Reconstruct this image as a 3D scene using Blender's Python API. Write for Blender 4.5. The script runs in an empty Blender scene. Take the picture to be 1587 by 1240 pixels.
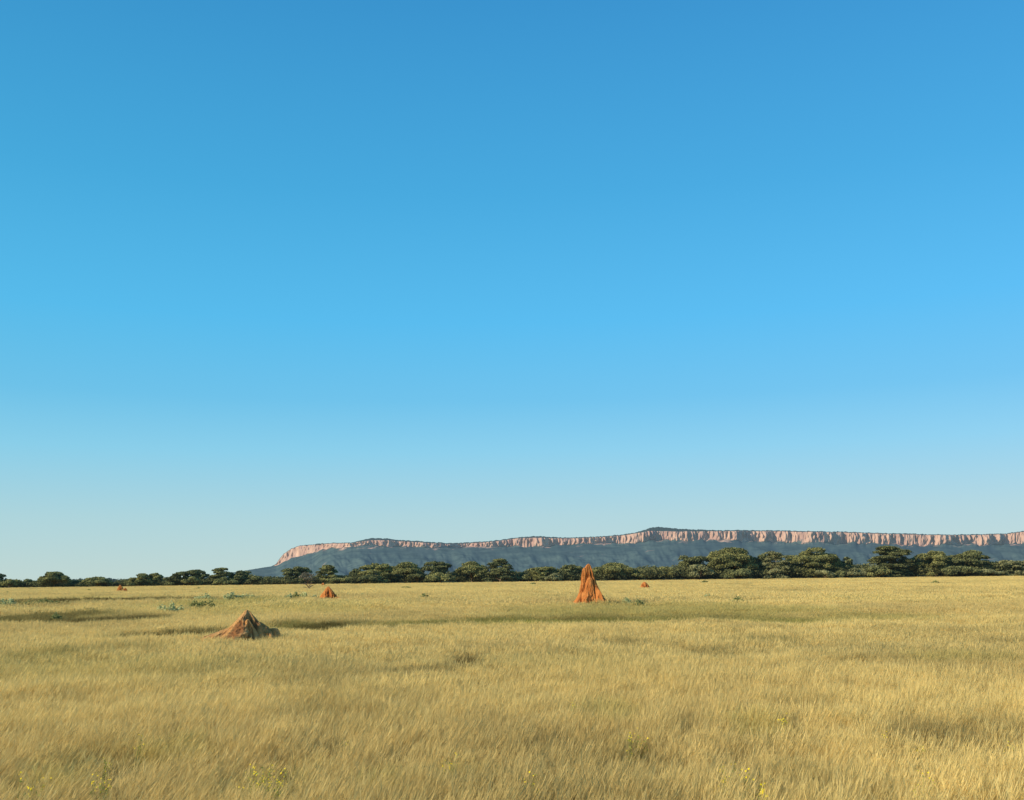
import bpy, math, random
import numpy as np
from mathutils import Vector, Matrix

R = math.radians
scene = bpy.context.scene
COL = scene.collection
rng = np.random.default_rng(7)

# ------------------------------------------------------------------ camera
PW, PH, F = 1587.0, 1240.0, 1524.0
EYE = 2.6
SL = 0.0125                                   # slope of the horizon in the picture
HOR0 = 904.5
pitch = math.atan((HOR0 - SL * PW / 2 - PH / 2) / F)
roll = math.atan(SL)
fw = Vector((0, math.cos(pitch), math.sin(pitch)))
up0 = Vector((0, -math.sin(pitch), math.cos(pitch)))
rt0 = Vector((1, 0, 0))
rt = rt0 * math.cos(roll) - up0 * math.sin(roll)
up = up0 * math.cos(roll) + rt0 * math.sin(roll)
cam_d = bpy.data.cameras.new('camera')
cam = bpy.data.objects.new('camera', cam_d)
COL.objects.link(cam)
m = Matrix((rt, up, -fw)).transposed().to_4x4()
m.translation = Vector((0, 0, EYE))
cam.matrix_world = m
cam_d.sensor_width = 36.0
cam_d.lens = 36.0 * F / PW
cam_d.clip_start = 0.1
cam_d.clip_end = 60000
scene.camera = cam


def hor(px):
    return HOR0 - SL * px


def ray(px, py):
    return fw + rt * ((px - PW / 2) / F) + up * (-(py - PH / 2) / F)


def at_y(px, py, Y):
    """point at forward distance Y seen at that pixel"""
    d = ray(px, py)
    s = Y / d.y
    return Vector((d.x * s, Y, EYE + d.z * s))


def at_h(px, py, h):
    d = ray(px, py)
    s = (h - EYE) / d.z
    return Vector((d.x * s, d.y * s, h))


# ------------------------------------------------------------------ noise
def _hash(ix, iy, seed):
    with np.errstate(over='ignore'):
        h = (ix.astype(np.int64) * 374761393 + iy.astype(np.int64) * 668265263 + seed * 1442695041) & 0x7fffffff
        h = ((h ^ (h >> 13)) * 1274126177) & 0x7fffffff
        h = (h ^ (h >> 16)) & 0xffff
    return h / 65535.0


def vnoise(x, y, seed=0):
    x = np.asarray(x, float); y = np.asarray(y, float)
    ix = np.floor(x); iy = np.floor(y)
    fx = x - ix; fy = y - iy
    fx = fx * fx * (3 - 2 * fx); fy = fy * fy * (3 - 2 * fy)
    a = _hash(ix, iy, seed); b = _hash(ix + 1, iy, seed)
    c = _hash(ix, iy + 1, seed); d = _hash(ix + 1, iy + 1, seed)
    return (a * (1 - fx) + b * fx) * (1 - fy) + (c * (1 - fx) + d * fx) * fy


def fbm(x, y, seed=0, o=4):
    s = 0; a = 0.5; t = 0
    for i in range(o):
        s = s + a * vnoise(np.asarray(x) * 2 ** i, np.asarray(y) * 2 ** i, seed + i * 17)
        t += a; a *= 0.5
    return s / t


def smooth(e0, e1, x):
    t = np.clip((np.asarray(x, float) - e0) / (e1 - e0), 0, 1)
    return t * t * (3 - 2 * t)


def terrain(x, y):
    x = np.asarray(x, float); y = np.asarray(y, float)
    d = np.sqrt(x * x + y * y)
    z = (fbm(x / 34.0, y / 17.0, 3, 3) - 0.5) * 0.42
    z = z * smooth(6, 25, d) * (1 - smooth(300, 420, d))
    return z


def tz(x, y):
    return float(terrain(np.array([x]), np.array([y]))[0])


# ------------------------------------------------------------------ mesh helpers
def mesh_np(name, verts, faces, smooth_=False, attrs=None):
    """verts (n,3); faces (m,k) array with one k"""
    me = bpy.data.meshes.new(name)
    verts = np.asarray(verts, np.float32); faces = np.asarray(faces, np.int32)
    n, k = len(faces), faces.shape[1]
    me.vertices.add(len(verts)); me.vertices.foreach_set('co', verts.ravel())
    me.loops.add(n * k); me.loops.foreach_set('vertex_index', faces.ravel())
    me.polygons.add(n)
    me.polygons.foreach_set('loop_start', np.arange(0, n * k, k, dtype=np.int32))
    me.polygons.foreach_set('loop_total', np.full(n, k, np.int32))
    if smooth_:
        me.polygons.foreach_set('use_smooth', np.ones(n, bool))
    if attrs:
        for an, av in attrs.items():
            a = me.attributes.new(an, 'FLOAT', 'POINT')
            a.data.foreach_set('value', np.asarray(av, np.float32).ravel())
    me.update(calc_edges=True)
    me.validate()
    return me


def grid_faces(nr, nc, wrap=False):
    i = np.arange(nr - 1)[:, None]; j = np.arange(nc if wrap else nc - 1)[None, :]
    a = i * nc + j; b = i * nc + (j + 1) % nc
    c = (i + 1) * nc + (j + 1) % nc; d = (i + 1) * nc + j
    return np.stack([a, b, c, d], -1).reshape(-1, 4)


def obj(name, me, mat, parent=None, loc=None):
    o = bpy.data.objects.new(name, me)
    if mat is not None and not me.materials:
        me.materials.append(mat)
    COL.objects.link(o)
    if parent is not None:
        o.parent = parent
    if loc is not None:
        o.location = loc
    return o


def empty(name, loc, label, cat, group=None):
    o = bpy.data.objects.new(name, None)
    o.empty_display_size = 0.3
    COL.objects.link(o); o.location = loc
    tag(o, label, cat, group)
    return o


def tag(o, label=None, cat=None, group=None, kind=None):
    if label: o['label'] = label
    if cat: o['category'] = cat
    if group: o['group'] = group
    if kind: o['kind'] = kind


class Tubes:
    def __init__(s):
        s.v = []; s.f = []; s.n = 0

    def tube(s, pts, rads, k=6):
        pts = [Vector(p) for p in pts]
        base = s.n
        for i, p in enumerate(pts):
            t = (pts[min(i + 1, len(pts) - 1)] - pts[max(i - 1, 0)]).normalized()
            a = t.cross(Vector((0.3, 0.9, 0.1))).normalized(); b = t.cross(a)
            for j in range(k):
                w = 2 * math.pi * j / k
                s.v.append(p + (a * math.cos(w) + b * math.sin(w)) * rads[i])
        for i in range(len(pts) - 1):
            for j in range(k):
                s.f.append((base + i * k + j, base + i * k + (j + 1) % k, base + (i + 1) * k + (j + 1) % k, base + (i + 1) * k + j))
        s.n += len(pts) * k

    def mesh(s, name):
        return mesh_np(name, np.array([tuple(q) for q in s.v]), np.array(s.f), True)


def unit(v):
    return v / np.maximum(np.linalg.norm(v, axis=-1, keepdims=True), 1e-6)


def leaf_quads(c, nrm, size, aspect=1.0, r=rng):
    """quads centred at c facing nrm"""
    n = len(c)
    a = unit(np.cross(nrm, unit(r.normal(size=(n, 3)))))
    b = np.cross(nrm, a)
    sz = size[:, None]
    v = np.stack([c - a * sz, c - b * sz * aspect * .6, c + a * sz, c + b * sz * aspect * .6], 1)
    return v.reshape(-1, 3), np.arange(n * 4).reshape(n, 4)


# ------------------------------------------------------------------ node helpers
def new_mat(name):
    m = bpy.data.materials.new(name); m.use_nodes = True
    nt = m.node_tree; nt.nodes.clear()
    out = nt.nodes.new('ShaderNodeOutputMaterial')
    return m, nt, out


class N:
    def __init__(s, nt): s.nt = nt

    def node(s, t, **kw):
        n = s.nt.nodes.new(t)
        for k, v in kw.items(): setattr(n, k, v)
        return n

    def val(s, sock, v):
        if hasattr(v, 'is_linked') or isinstance(v, bpy.types.NodeSocket): s.nt.links.new(v, sock)
        else: sock.default_value = v

    def math(s, op, a, b=None, clamp=False):
        n = s.node('ShaderNodeMath', operation=op); n.use_clamp = clamp
        s.val(n.inputs[0], a)
        if b is not None: s.val(n.inputs[1], b)
        return n.outputs[0]

    def mix(s, f, a, b, mode='MIX'):
        n = s.node('ShaderNodeMix', data_type='RGBA', blend_type=mode)
        s.val(n.inputs[0], f)
        s.val(n.inputs[6], a if isinstance(a, bpy.types.NodeSocket) else (*a, 1))
        s.val(n.inputs[7], b if isinstance(b, bpy.types.NodeSocket) else (*b, 1))
        return n.outputs[2]

    def ramp(s, f, stops):
        n = s.node('ShaderNodeValToRGB'); e = n.color_ramp.elements
        while len(e) < len(stops): e.new(0.5)
        for k, (p, c) in enumerate(stops):
            e[k].position = p; e[k].color = (*c, 1) if len(c) == 3 else c
        s.val(n.inputs[0], f)
        return n.outputs[0]

    def rng(s, v, a, b, c=0.0, d=1.0):
        n = s.node('ShaderNodeMapRange'); s.val(n.inputs[0], v)
        for k, q in zip((1, 2, 3, 4), (a, b, c, d)): n.inputs[k].default_value = q
        return n.outputs[0]

    def noise(s, vec, scale, detail=4, rough=.55):
        n = s.node('ShaderNodeTexNoise'); n.inputs['Scale'].default_value = scale
        n.inputs['Detail'].default_value = detail; n.inputs['Roughness'].default_value = rough
        if vec is not None: s.nt.links.new(vec, n.inputs['Vector'])
        return n.outputs[0]

    def attr(s, name, kind='GEOMETRY'):
        n = s.node('ShaderNodeAttribute', attribute_name=name, attribute_type=kind)
        return n

    def pos(s): return s.node('ShaderNodeNewGeometry').outputs['Position']

    def scaled(s, vec, sc):
        n = s.node('ShaderNodeVectorMath', operation='MULTIPLY'); s.nt.links.new(vec, n.inputs[0])
        n.inputs[1].default_value = sc
        return n.outputs[0]


# ------------------------------------------------------------------ light + sky
SUN_AZ = Vector((-0.90, -0.44, 0)).normalized()
SUN_EL = R(25)
to_sun = SUN_AZ * math.cos(SUN_EL) + Vector((0, 0, math.sin(SUN_EL)))
sd = bpy.data.lights.new('sun', 'SUN'); sd.energy = 5.0; sd.angle = R(0.5); sd.color = (1.0, 0.86, 0.66)
sun = bpy.data.objects.new('sun', sd); COL.objects.link(sun)
sun.rotation_euler = to_sun.to_track_quat('Z', 'Y').to_euler()
sun.location = (-40, -30, 40)

world = bpy.data.worlds.new('World'); scene.world = world; world.use_nodes = True
nt = world.node_tree; nt.nodes.clear(); g = N(nt)
out = g.node('ShaderNodeOutputWorld'); bg = g.node('ShaderNodeBackground')
sky = g.node('ShaderNodeTexSky'); sky.sky_type = 'NISHITA'; sky.sun_disc = False
sky.sun_elevation = SUN_EL; sky.sun_rotation = math.atan2(to_sun.x, to_sun.y)
sky.altitude = 1200; sky.air_density = 1.0; sky.dust_density = 0.6; sky.ozone_density = 2.0
tc = g.node('ShaderNodeTexCoord'); sx = g.node('ShaderNodeSeparateXYZ')
nt.links.new(tc.outputs['Generated'], sx.inputs[0])
SKY_STOPS = [  # sine of elevation -> colour of a clear evening sky
    (0.00, (0.555, 0.690, 0.680)), (0.06, (0.450, 0.675, 0.755)), (0.125, (0.280, 0.640, 0.880)),
    (0.177, (0.171, 0.560, 0.895)), (0.254, (0.107, 0.520, 0.930)), (0.376, (0.068, 0.415, 0.800)),
    (0.535, (0.044, 0.305, 0.670)), (0.75, (0.03, 0.20, 0.52)), (1.0, (0.020, 0.120, 0.380))]
grad = g.ramp(sx.outputs[2], SKY_STOPS)
# towards the left the sky is a little paler and greener, to the right a purer blue
side = g.rng(sx.outputs[0], -0.5, 0.5, 0, 1)
tin = g.mix(side, (0.86, 0.985, 0.92), (1.03, 1.03, 1.02))
tin = g.mix(g.rng(sx.outputs[2], 0.0, 0.22, .70, 0), tin, (1.0, 1.0, 1.0))
grad = g.mix(1.0, grad, tin, 'MULTIPLY')
gs = g.mix(1.0, grad, (10.0, 10.0, 10.0), 'MULTIPLY')
skc = g.mix(0.93, sky.outputs[0], gs)
nt.links.new(skc, bg.inputs[0]); bg.inputs[1].default_value = 0.1
nt.links.new(bg.outputs[0], out.inputs[0])

# ------------------------------------------------------------------ materials
def leaf_material(name, dark, light, haze=0.0):
    m, nt, out = new_mat(name); g = N(nt)
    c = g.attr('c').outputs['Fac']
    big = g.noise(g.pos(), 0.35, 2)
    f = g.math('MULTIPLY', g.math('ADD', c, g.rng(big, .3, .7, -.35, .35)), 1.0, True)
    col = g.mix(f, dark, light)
    d = g.node('ShaderNodeBsdfDiffuse'); t = g.node('ShaderNodeBsdfTranslucent')
    nt.links.new(col, d.inputs[0]); nt.links.new(col, t.inputs[0])
    mx = g.node('ShaderNodeMixShader'); mx.inputs[0].default_value = 0.18
    nt.links.new(d.outputs[0], mx.inputs[1]); nt.links.new(t.outputs[0], mx.inputs[2])
    res = mx.outputs[0]
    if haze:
        e = g.node('ShaderNodeEmission'); e.inputs[0].default_value = (0.22, 0.36, 0.48, 1); e.inputs[1].default_value = haze  # distance haze painted as a weak blue glow on the leaves
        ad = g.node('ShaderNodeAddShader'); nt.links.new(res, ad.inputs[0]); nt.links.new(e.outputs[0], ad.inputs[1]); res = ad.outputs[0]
    nt.links.new(res, out.inputs[0])
    return m


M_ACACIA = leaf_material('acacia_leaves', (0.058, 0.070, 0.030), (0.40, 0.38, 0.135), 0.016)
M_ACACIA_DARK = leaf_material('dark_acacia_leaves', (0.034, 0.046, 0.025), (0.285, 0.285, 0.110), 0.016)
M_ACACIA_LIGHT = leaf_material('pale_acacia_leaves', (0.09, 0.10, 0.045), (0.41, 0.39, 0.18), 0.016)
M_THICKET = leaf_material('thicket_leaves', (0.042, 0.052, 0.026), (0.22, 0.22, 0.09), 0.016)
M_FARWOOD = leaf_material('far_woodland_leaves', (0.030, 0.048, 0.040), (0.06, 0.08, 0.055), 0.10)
M_DRY = leaf_material('dry_grey_leaves', (0.12, 0.105, 0.07), (0.28, 0.25, 0.17), 0.012)
M_SHRUB = leaf_material('grey_green_leaves', (0.26, 0.29, 0.12), (0.62, 0.64, 0.31))
M_SHRUB_DARK = leaf_material('olive_shrub_leaves', (0.11, 0.13, 0.045), (0.36, 0.37, 0.14))
M_WEED = leaf_material('weed_leaves', (0.13, 0.17, 0.03), (0.40, 0.42, 0.09))


def simple(name, col, rough=.9, nsc=6.0, var=.35):
    m, nt, out = new_mat(name); g = N(nt)
    b = g.node('ShaderNodeBsdfPrincipled'); b.inputs['Roughness'].default_value = rough
    b.inputs['Specular IOR Level'].default_value = 0.1
    n = g.noise(g.pos(), nsc, 5)
    c = g.mix(g.rng(n, .3, .7), tuple(x * (1 - var) for x in col), tuple(min(1, x * (1 + var)) for x in col))
    nt.links.new(c, b.inputs[0]); nt.links.new(b.outputs[0], out.inputs[0])
    return m


M_BARK = simple('bark', (0.20, 0.155, 0.11), nsc=3)
M_TWIG = simple('grey_twig', (0.16, 0.125, 0.09), nsc=9)
M_PETAL = simple('yellow_petals', (0.85, 0.66, 0.02), nsc=20, var=.12)
M_STEM = simple('green_stem', (0.22, 0.24, 0.06), nsc=20)


def mound_material(name, base, pale, dark):
    m, nt, out = new_mat(name); g = N(nt)
    b = g.node('ShaderNodeBsdfPrincipled'); b.inputs['Roughness'].default_value = .95
    b.inputs['Specular IOR Level'].default_value = 0.05
    p = g.node('ShaderNodeTexCoord').outputs['Object']
    n1 = g.noise(p, 1.6, 5); n2 = g.noise(p, 9, 6, .65)
    c = g.mix(g.rng(n1, .35, .65), base, pale)
    c = g.mix(g.rng(n2, .5, .74, 0, .55), c, dark)
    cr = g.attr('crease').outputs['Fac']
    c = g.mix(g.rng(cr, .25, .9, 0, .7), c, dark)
    nt.links.new(c, b.inputs[0])
    bp = g.node('ShaderNodeBump'); bp.inputs['Strength'].default_value = .8; bp.inputs['Distance'].default_value = .08
    nt.links.new(n2, bp.inputs['Height']); nt.links.new(bp.outputs[0], b.inputs['Normal'])
    nt.links.new(b.outputs[0], out.inputs[0])
    return m


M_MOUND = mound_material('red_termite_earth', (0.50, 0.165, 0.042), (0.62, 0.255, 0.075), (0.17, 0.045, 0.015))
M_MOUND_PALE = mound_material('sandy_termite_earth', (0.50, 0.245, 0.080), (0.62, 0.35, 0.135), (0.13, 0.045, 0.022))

# ground
m, nt, out = new_mat('field_ground'); g = N(nt)
b = g.node('ShaderNodeBsdfDiffuse')
p = g.pos()
ln = g.node('ShaderNodeVectorMath', operation='LENGTH'); nt.links.new(p, ln.inputs[0]); dist = ln.outputs[1]
n1 = g.noise(p, 0.06, 6); n2 = g.noise(p, 2.5, 5)
soil = g.mix(g.rng(n2, .3, .7), (0.16, 0.115, 0.048), (0.27, 0.20, 0.08))
straw = g.mix(g.rng(n1, .35, .65), (0.52, 0.41, 0.12), (0.60, 0.47, 0.15))
c = g.mix(g.rng(dist, 60, 200), soil, straw)
c = g.mix(g.rng(dist, 430, 520), c, (0.06, 0.07, 0.04))
nt.links.new(c, b.inputs[0]); nt.links.new(b.outputs[0], out.inputs[0])
M_GROUND = m

# mountain
m, nt, out = new_mat('plateau_rock'); g = N(nt)
b = g.node('ShaderNodeBsdfDiffuse'); p = g.pos()
cl = g.attr('cliff').outputs['Fac']; cap = g.attr('cap').outputs['Fac']; gul = g.attr('gully').outputs['Fac']
nveg = g.noise(g.scaled(p, (1, 1, 2.2)), 0.0045, 7, .62)
nsp = g.noise(p, 0.013, 6, .72)
veg = g.mix(g.rng(nveg, .36, .64), (0.040, 0.072, 0.078), (0.085, 0.122, 0.110))  # slope plants, with the blue of distance haze mixed into the colours
veg = g.mix(g.rng(nsp, .50, .62, 0, .75), veg, (0.030, 0.054, 0.058))
veg = g.mix(gul, veg, (0.036, 0.064, 0.080))
st = g.noise(g.scaled(p, (1, 1, 0.22)), 0.020, 5, .7)
st2 = g.noise(g.scaled(p, (1, 1, 0.8)), 0.014, 4, .6)
rock = g.mix(g.rng(st, .34, .62), (0.30, 0.180, 0.145), (0.55, 0.355, 0.245))
rock = g.mix(g.rng(st2, .45, .68, 0, .6), rock, (0.30, 0.165, 0.135))
# ragged foot of the cliff
edge = g.math('ADD', cl, g.rng(g.noise(g.scaled(p, (1, 1, .35)), 0.012, 5, .7), .3, .7, -.5, .5))
rm = g.rng(edge, .42, .58)
c = g.mix(rm, veg, rock)
c = g.mix(cap, c, (0.046, 0.066, 0.062))
nt.links.new(c, b.inputs[0])
e = g.node('ShaderNodeEmission'); e.inputs[0].default_value = (0.30, 0.44, 0.52, 1); e.inputs[1].default_value = 0.165  # distance haze added as a faint blue glow over slope and cliff
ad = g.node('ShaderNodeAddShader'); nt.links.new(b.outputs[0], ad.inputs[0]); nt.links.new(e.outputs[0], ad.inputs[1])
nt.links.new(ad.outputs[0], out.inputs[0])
M_ROCK = m

# grass
m, nt, out = new_mat('dry_grass'); g = N(nt)
bt = g.attr('bt').outputs['Fac']; hv = g.attr('hv').outputs['Fac']
tn = g.attr('tint', 'INSTANCER'); sp = g.node('ShaderNodeSeparateColor'); nt.links.new(tn.outputs['Color'], sp.inputs[0])
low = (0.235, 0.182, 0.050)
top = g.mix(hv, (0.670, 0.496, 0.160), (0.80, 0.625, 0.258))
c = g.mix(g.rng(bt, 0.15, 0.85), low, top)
green = g.mix(bt, (0.11, 0.13, 0.025), (0.43, 0.41, 0.085))
c = g.mix(sp.outputs[0], c, green)
brown = g.mix(bt, (0.17, 0.12, 0.045), (0.58, 0.43, 0.165))
c = g.mix(sp.outputs[2], c, brown)
mul = g.math('SUBTRACT', 1.0, sp.outputs[1])  # darkens by tint: painted shade of bands and hollows plus random patchiness
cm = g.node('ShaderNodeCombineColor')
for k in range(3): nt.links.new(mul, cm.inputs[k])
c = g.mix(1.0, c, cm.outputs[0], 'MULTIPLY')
d = g.node('ShaderNodeBsdfDiffuse'); t = g.node('ShaderNodeBsdfTranslucent')
nt.links.new(c, d.inputs[0]); nt.links.new(c, t.inputs[0])
mx = g.node('ShaderNodeMixShader'); mx.inputs[0].default_value = 0.42
nt.links.new(d.outputs[0], mx.inputs[1]); nt.links.new(t.outputs[0], mx.inputs[2])
nt.links.new(mx.outputs[0], out.inputs[0])
M_GRASS = m

# ------------------------------------------------------------------ ground sheet
rad = np.concatenate([[0.0], np.geomspace(3, 600, 190), np.geomspace(700, 45000, 24)])
ang = np.linspace(0, 2 * np.pi, 361)[:-1]
gx = rad[:, None] * np.sin(ang)[None, :]; gy = rad[:, None] * np.cos(ang)[None, :]
gz = terrain(gx, gy)
me = mesh_np('ground', np.stack([gx, gy, gz], -1).reshape(-1, 3), grid_faces(len(rad), len(ang), True)[:, ::-1], True)
tag(obj('ground', me, M_GROUND), kind='structure')

# ------------------------------------------------------------------ plateau
PX = [-400, 120, 290, 370, 420, 428, 434, 440, 452, 465, 500, 545, 560, 575, 590, 640, 700, 760, 800, 830, 870, 920, 960, 985, 1005, 1020, 1060, 1110, 1200, 1300, 1400, 1500, 1560, 1587, 1640, 1760, 1900, 2100, 2400]
TOP = [908, 903, 899, 886, 878, 874, 865, 858, 850, 845.5, 842, 840.5, 837, 834, 834, 838.5, 842, 838.5, 833.5, 830.5, 833, 832, 829, 825, 819, 816.5, 820, 821.5, 822, 824, 827, 828.5, 826.5, 823, 821, 826, 830, 826, 840]
CAPH = [0, 0, 0, 0, 0, .5, .5, .5, .5, .8, 1, 1.2, 2.5, 3.5, 3, 2, 1.6, 1.6, 1.6, 2.6, 1.6, 1.4, 1.4, 1.6, 4.5, 7, 4, 1.8, 1.4, 1.3, 1.3, 1.3, 1.3, 1.3, 1.4, 1.4, 1.4, 1.4, 1.4]
CLH = [0, 0, 0, 0, 0, 2, 8, 13, 16, 16, 9, 6, 6, 7, 9, 8, 4.5, 7, 12, 15, 11, 9, 11, 15, 13, 13, 15, 14, 17, 17, 16, 15.5, 16, 17, 17, 17, 17, 17, 17]
U = np.arange(-400, 2400, 0.6)
topc = np.interp(U, PX, TOP) + (fbm(U / 14, U * 0, 11, 3) - .5) * 1.3 * smooth(430, 470, U)
capc = np.interp(U, PX, CAPH); clh = np.interp(U, PX, CLH)
clh = clh * (0.72 + 0.5 * fbm(U / 11, U * 0 + 3, 12, 3))
D0 = 5200 + 900 * (1 - smooth(400, 560, U)) + 260 * (fbm(U / 60, U * 0 + 9, 13, 3) - .5)
rows = []
cliff_a = []; cap_a = []; gul_a = []


def col_points(px_arr, py_arr, Y):
    dx = (px_arr - PW / 2) / F; dy = -(py_arr - PH / 2) / F
    d = np.array(fw)[None] + np.outer(dx, rt) + np.outer(dy, up)
    s = Y / d[:, 1]
    return np.stack([d[:, 0] * s, Y, EYE + d[:, 2] * s], -1)


ks = np.ones(161) / 161
_sm = lambda a: np.convolve(np.pad(a, 80, mode='edge'), ks, mode='valid')
smw = smooth(500, 600, U)
base_sm = col_points(U, topc * (1 - smw) + _sm(topc) * smw + capc * (1 - smw) + _sm(capc) * smw + clh * (1 - smw) + _sm(clh) * smw + 1.0 * smw, D0 * (1 - smw) + _sm(D0) * smw - 20 * smw)
base_pt = col_points(U, topc + capc + clh, D0)         # foot of the cliff
ctop_pt = col_points(U, topc + capc, D0 + 12)
top_pt = col_points(U, topc, D0 + 160)
foot = col_points(U, hor(U), D0 - 1700); foot[:, 2] = 0
flute = (fbm(U / 8.0, U * 0 + 5, 14, 4) - .5)
spur = (fbm(U / 26, U * 0 + 1, 15, 3) - .5)
for k, v in enumerate(np.linspace(0, 1, 44)):           # vegetated scree slope
    w = v ** 1.55
    kb = max(0.0, (v - .86) / .14) ** 2
    bp_ = base_sm * (1 - kb) + base_pt * kb
    pt = foot * (1 - v) + bp_ * v
    pt[:, 2] = bp_[:, 2] * w
    nn = fbm(U / 24 + v * 1.2, v * 3.2 + U / 110, 16, 4) - .5
    pt[:, 2] += (nn * 44 + spur * 20) * math.sin(math.pi * min(1, v * 1.02)) * smooth(300, 520, U)
    pt[:, 1] += spur * 150 * v * (1 - v) * 2
    rows.append(pt); cliff_a.append(np.full(len(U), max(0, (v - .90) * 4.0)) * (clh > 1)); cap_a.append(U * 0)
    gul_a.append(np.clip(-nn * 2.5 + .1, 0, .8))
for k, v in enumerate(np.linspace(0.0, 1, 9)):         # cliff face
    pt = base_pt * (1 - v) + ctop_pt * v
    f2 = (fbm(U / 2.4, U * 0 + v * 1.8, 18, 3) - .5)
    pt[:, 1] += (flute * 48 + f2 * 50) * math.sin(math.pi * (0.15 + .6 * v))
    rows.append(pt); cliff_a.append(np.where(clh > 1.5, 1.0, 0.0) * (0.75 + .25 * v)); cap_a.append(U * 0); gul_a.append(U * 0)
for k, v in enumerate([0.08, 0.3, 1.0]):               # bushy rim
    pt = ctop_pt * (1 - v) + top_pt * v
    pt[:, 2] += (fbm(U / 2.2, U * 0 + v * 3, 21, 2) - .5) * 5
    rows.append(pt); cliff_a.append(U * 0); cap_a.append(U * 0 + 1); gul_a.append(U * 0)
back = top_pt.copy(); back[:, 0] *= 1.25; back[:, 1] += 1500; back[:, 2] = np.maximum(back[:, 2] - 30, 0)
rows.append(back); cliff_a.append(U * 0); cap_a.append(U * 0 + 1); gul_a.append(U * 0)
back2 = back.copy(); back2[:, 1] += 900; back2[:, 2] = 0
rows.append(back2); cliff_a.append(U * 0); cap_a.append(U * 0 + 1); gul_a.append(U * 0)
V = np.stack(rows)
me = mesh_np('plateau', V.reshape(-1, 3), grid_faces(len(rows), len(U)), False,
             {'cliff': np.stack(cliff_a), 'cap': np.stack(cap_a), 'gully': np.stack(gul_a)})
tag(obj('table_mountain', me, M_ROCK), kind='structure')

# ------------------------------------------------------------------ trees
FAR_L, FAR_R = 425.0, 388.0
GR = 'acacias of the tree line below the plateau'


def crown_mesh(clumps, seed, per=150, leaf=0.32):
    r = np.random.default_rng(seed)
    vs = []; fs = []; cs = []; n = 0
    for (cx, cy, cz, rx, ry, rz) in clumps:
        k = max(30, int(per * (rx * ry + rx * rz) / 3.5))
        u = unit(r.normal(size=(k, 3)))
        u[:, 2] = np.where((u[:, 2] < -0.25), -u[:, 2] * .6, u[:, 2]); u = unit(u)
        lump = 0.78 + 0.5 * fbm(u[:, 0] * 2.4 + cx * 3 + 10, u[:, 2] * 2.4 + u[:, 1] * 1.7 + cz * 3 + 10, seed % 97, 2)
        rr = lump * r.uniform(.72, 1.06, k)
        c = u * rr[:, None] * np.array([rx, ry, rz]) + np.array([cx, cy, cz])
        c[:, 2] = np.maximum(c[:, 2], 0.1)
        nr = unit(u / np.array([rx, ry, rz]) + r.normal(size=(k, 3)) * .55)
        v, f = leaf_quads(c, nr, leaf * r.uniform(.55, 1.25, k), 1.1, r)
        vs.append(v); fs.append(f + n); n += len(v)
        sh = np.clip(r.uniform(.0, .75, k) + u[:, 2] * .38 + r.normal() * .10, 0, 1)  # lighter leaf colour on clump tops: light from above painted in
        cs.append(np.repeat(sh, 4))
    return mesh_np('crown', np.concatenate(vs), np.concatenate(fs), False, {'c': np.concatenate(cs)})


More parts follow.
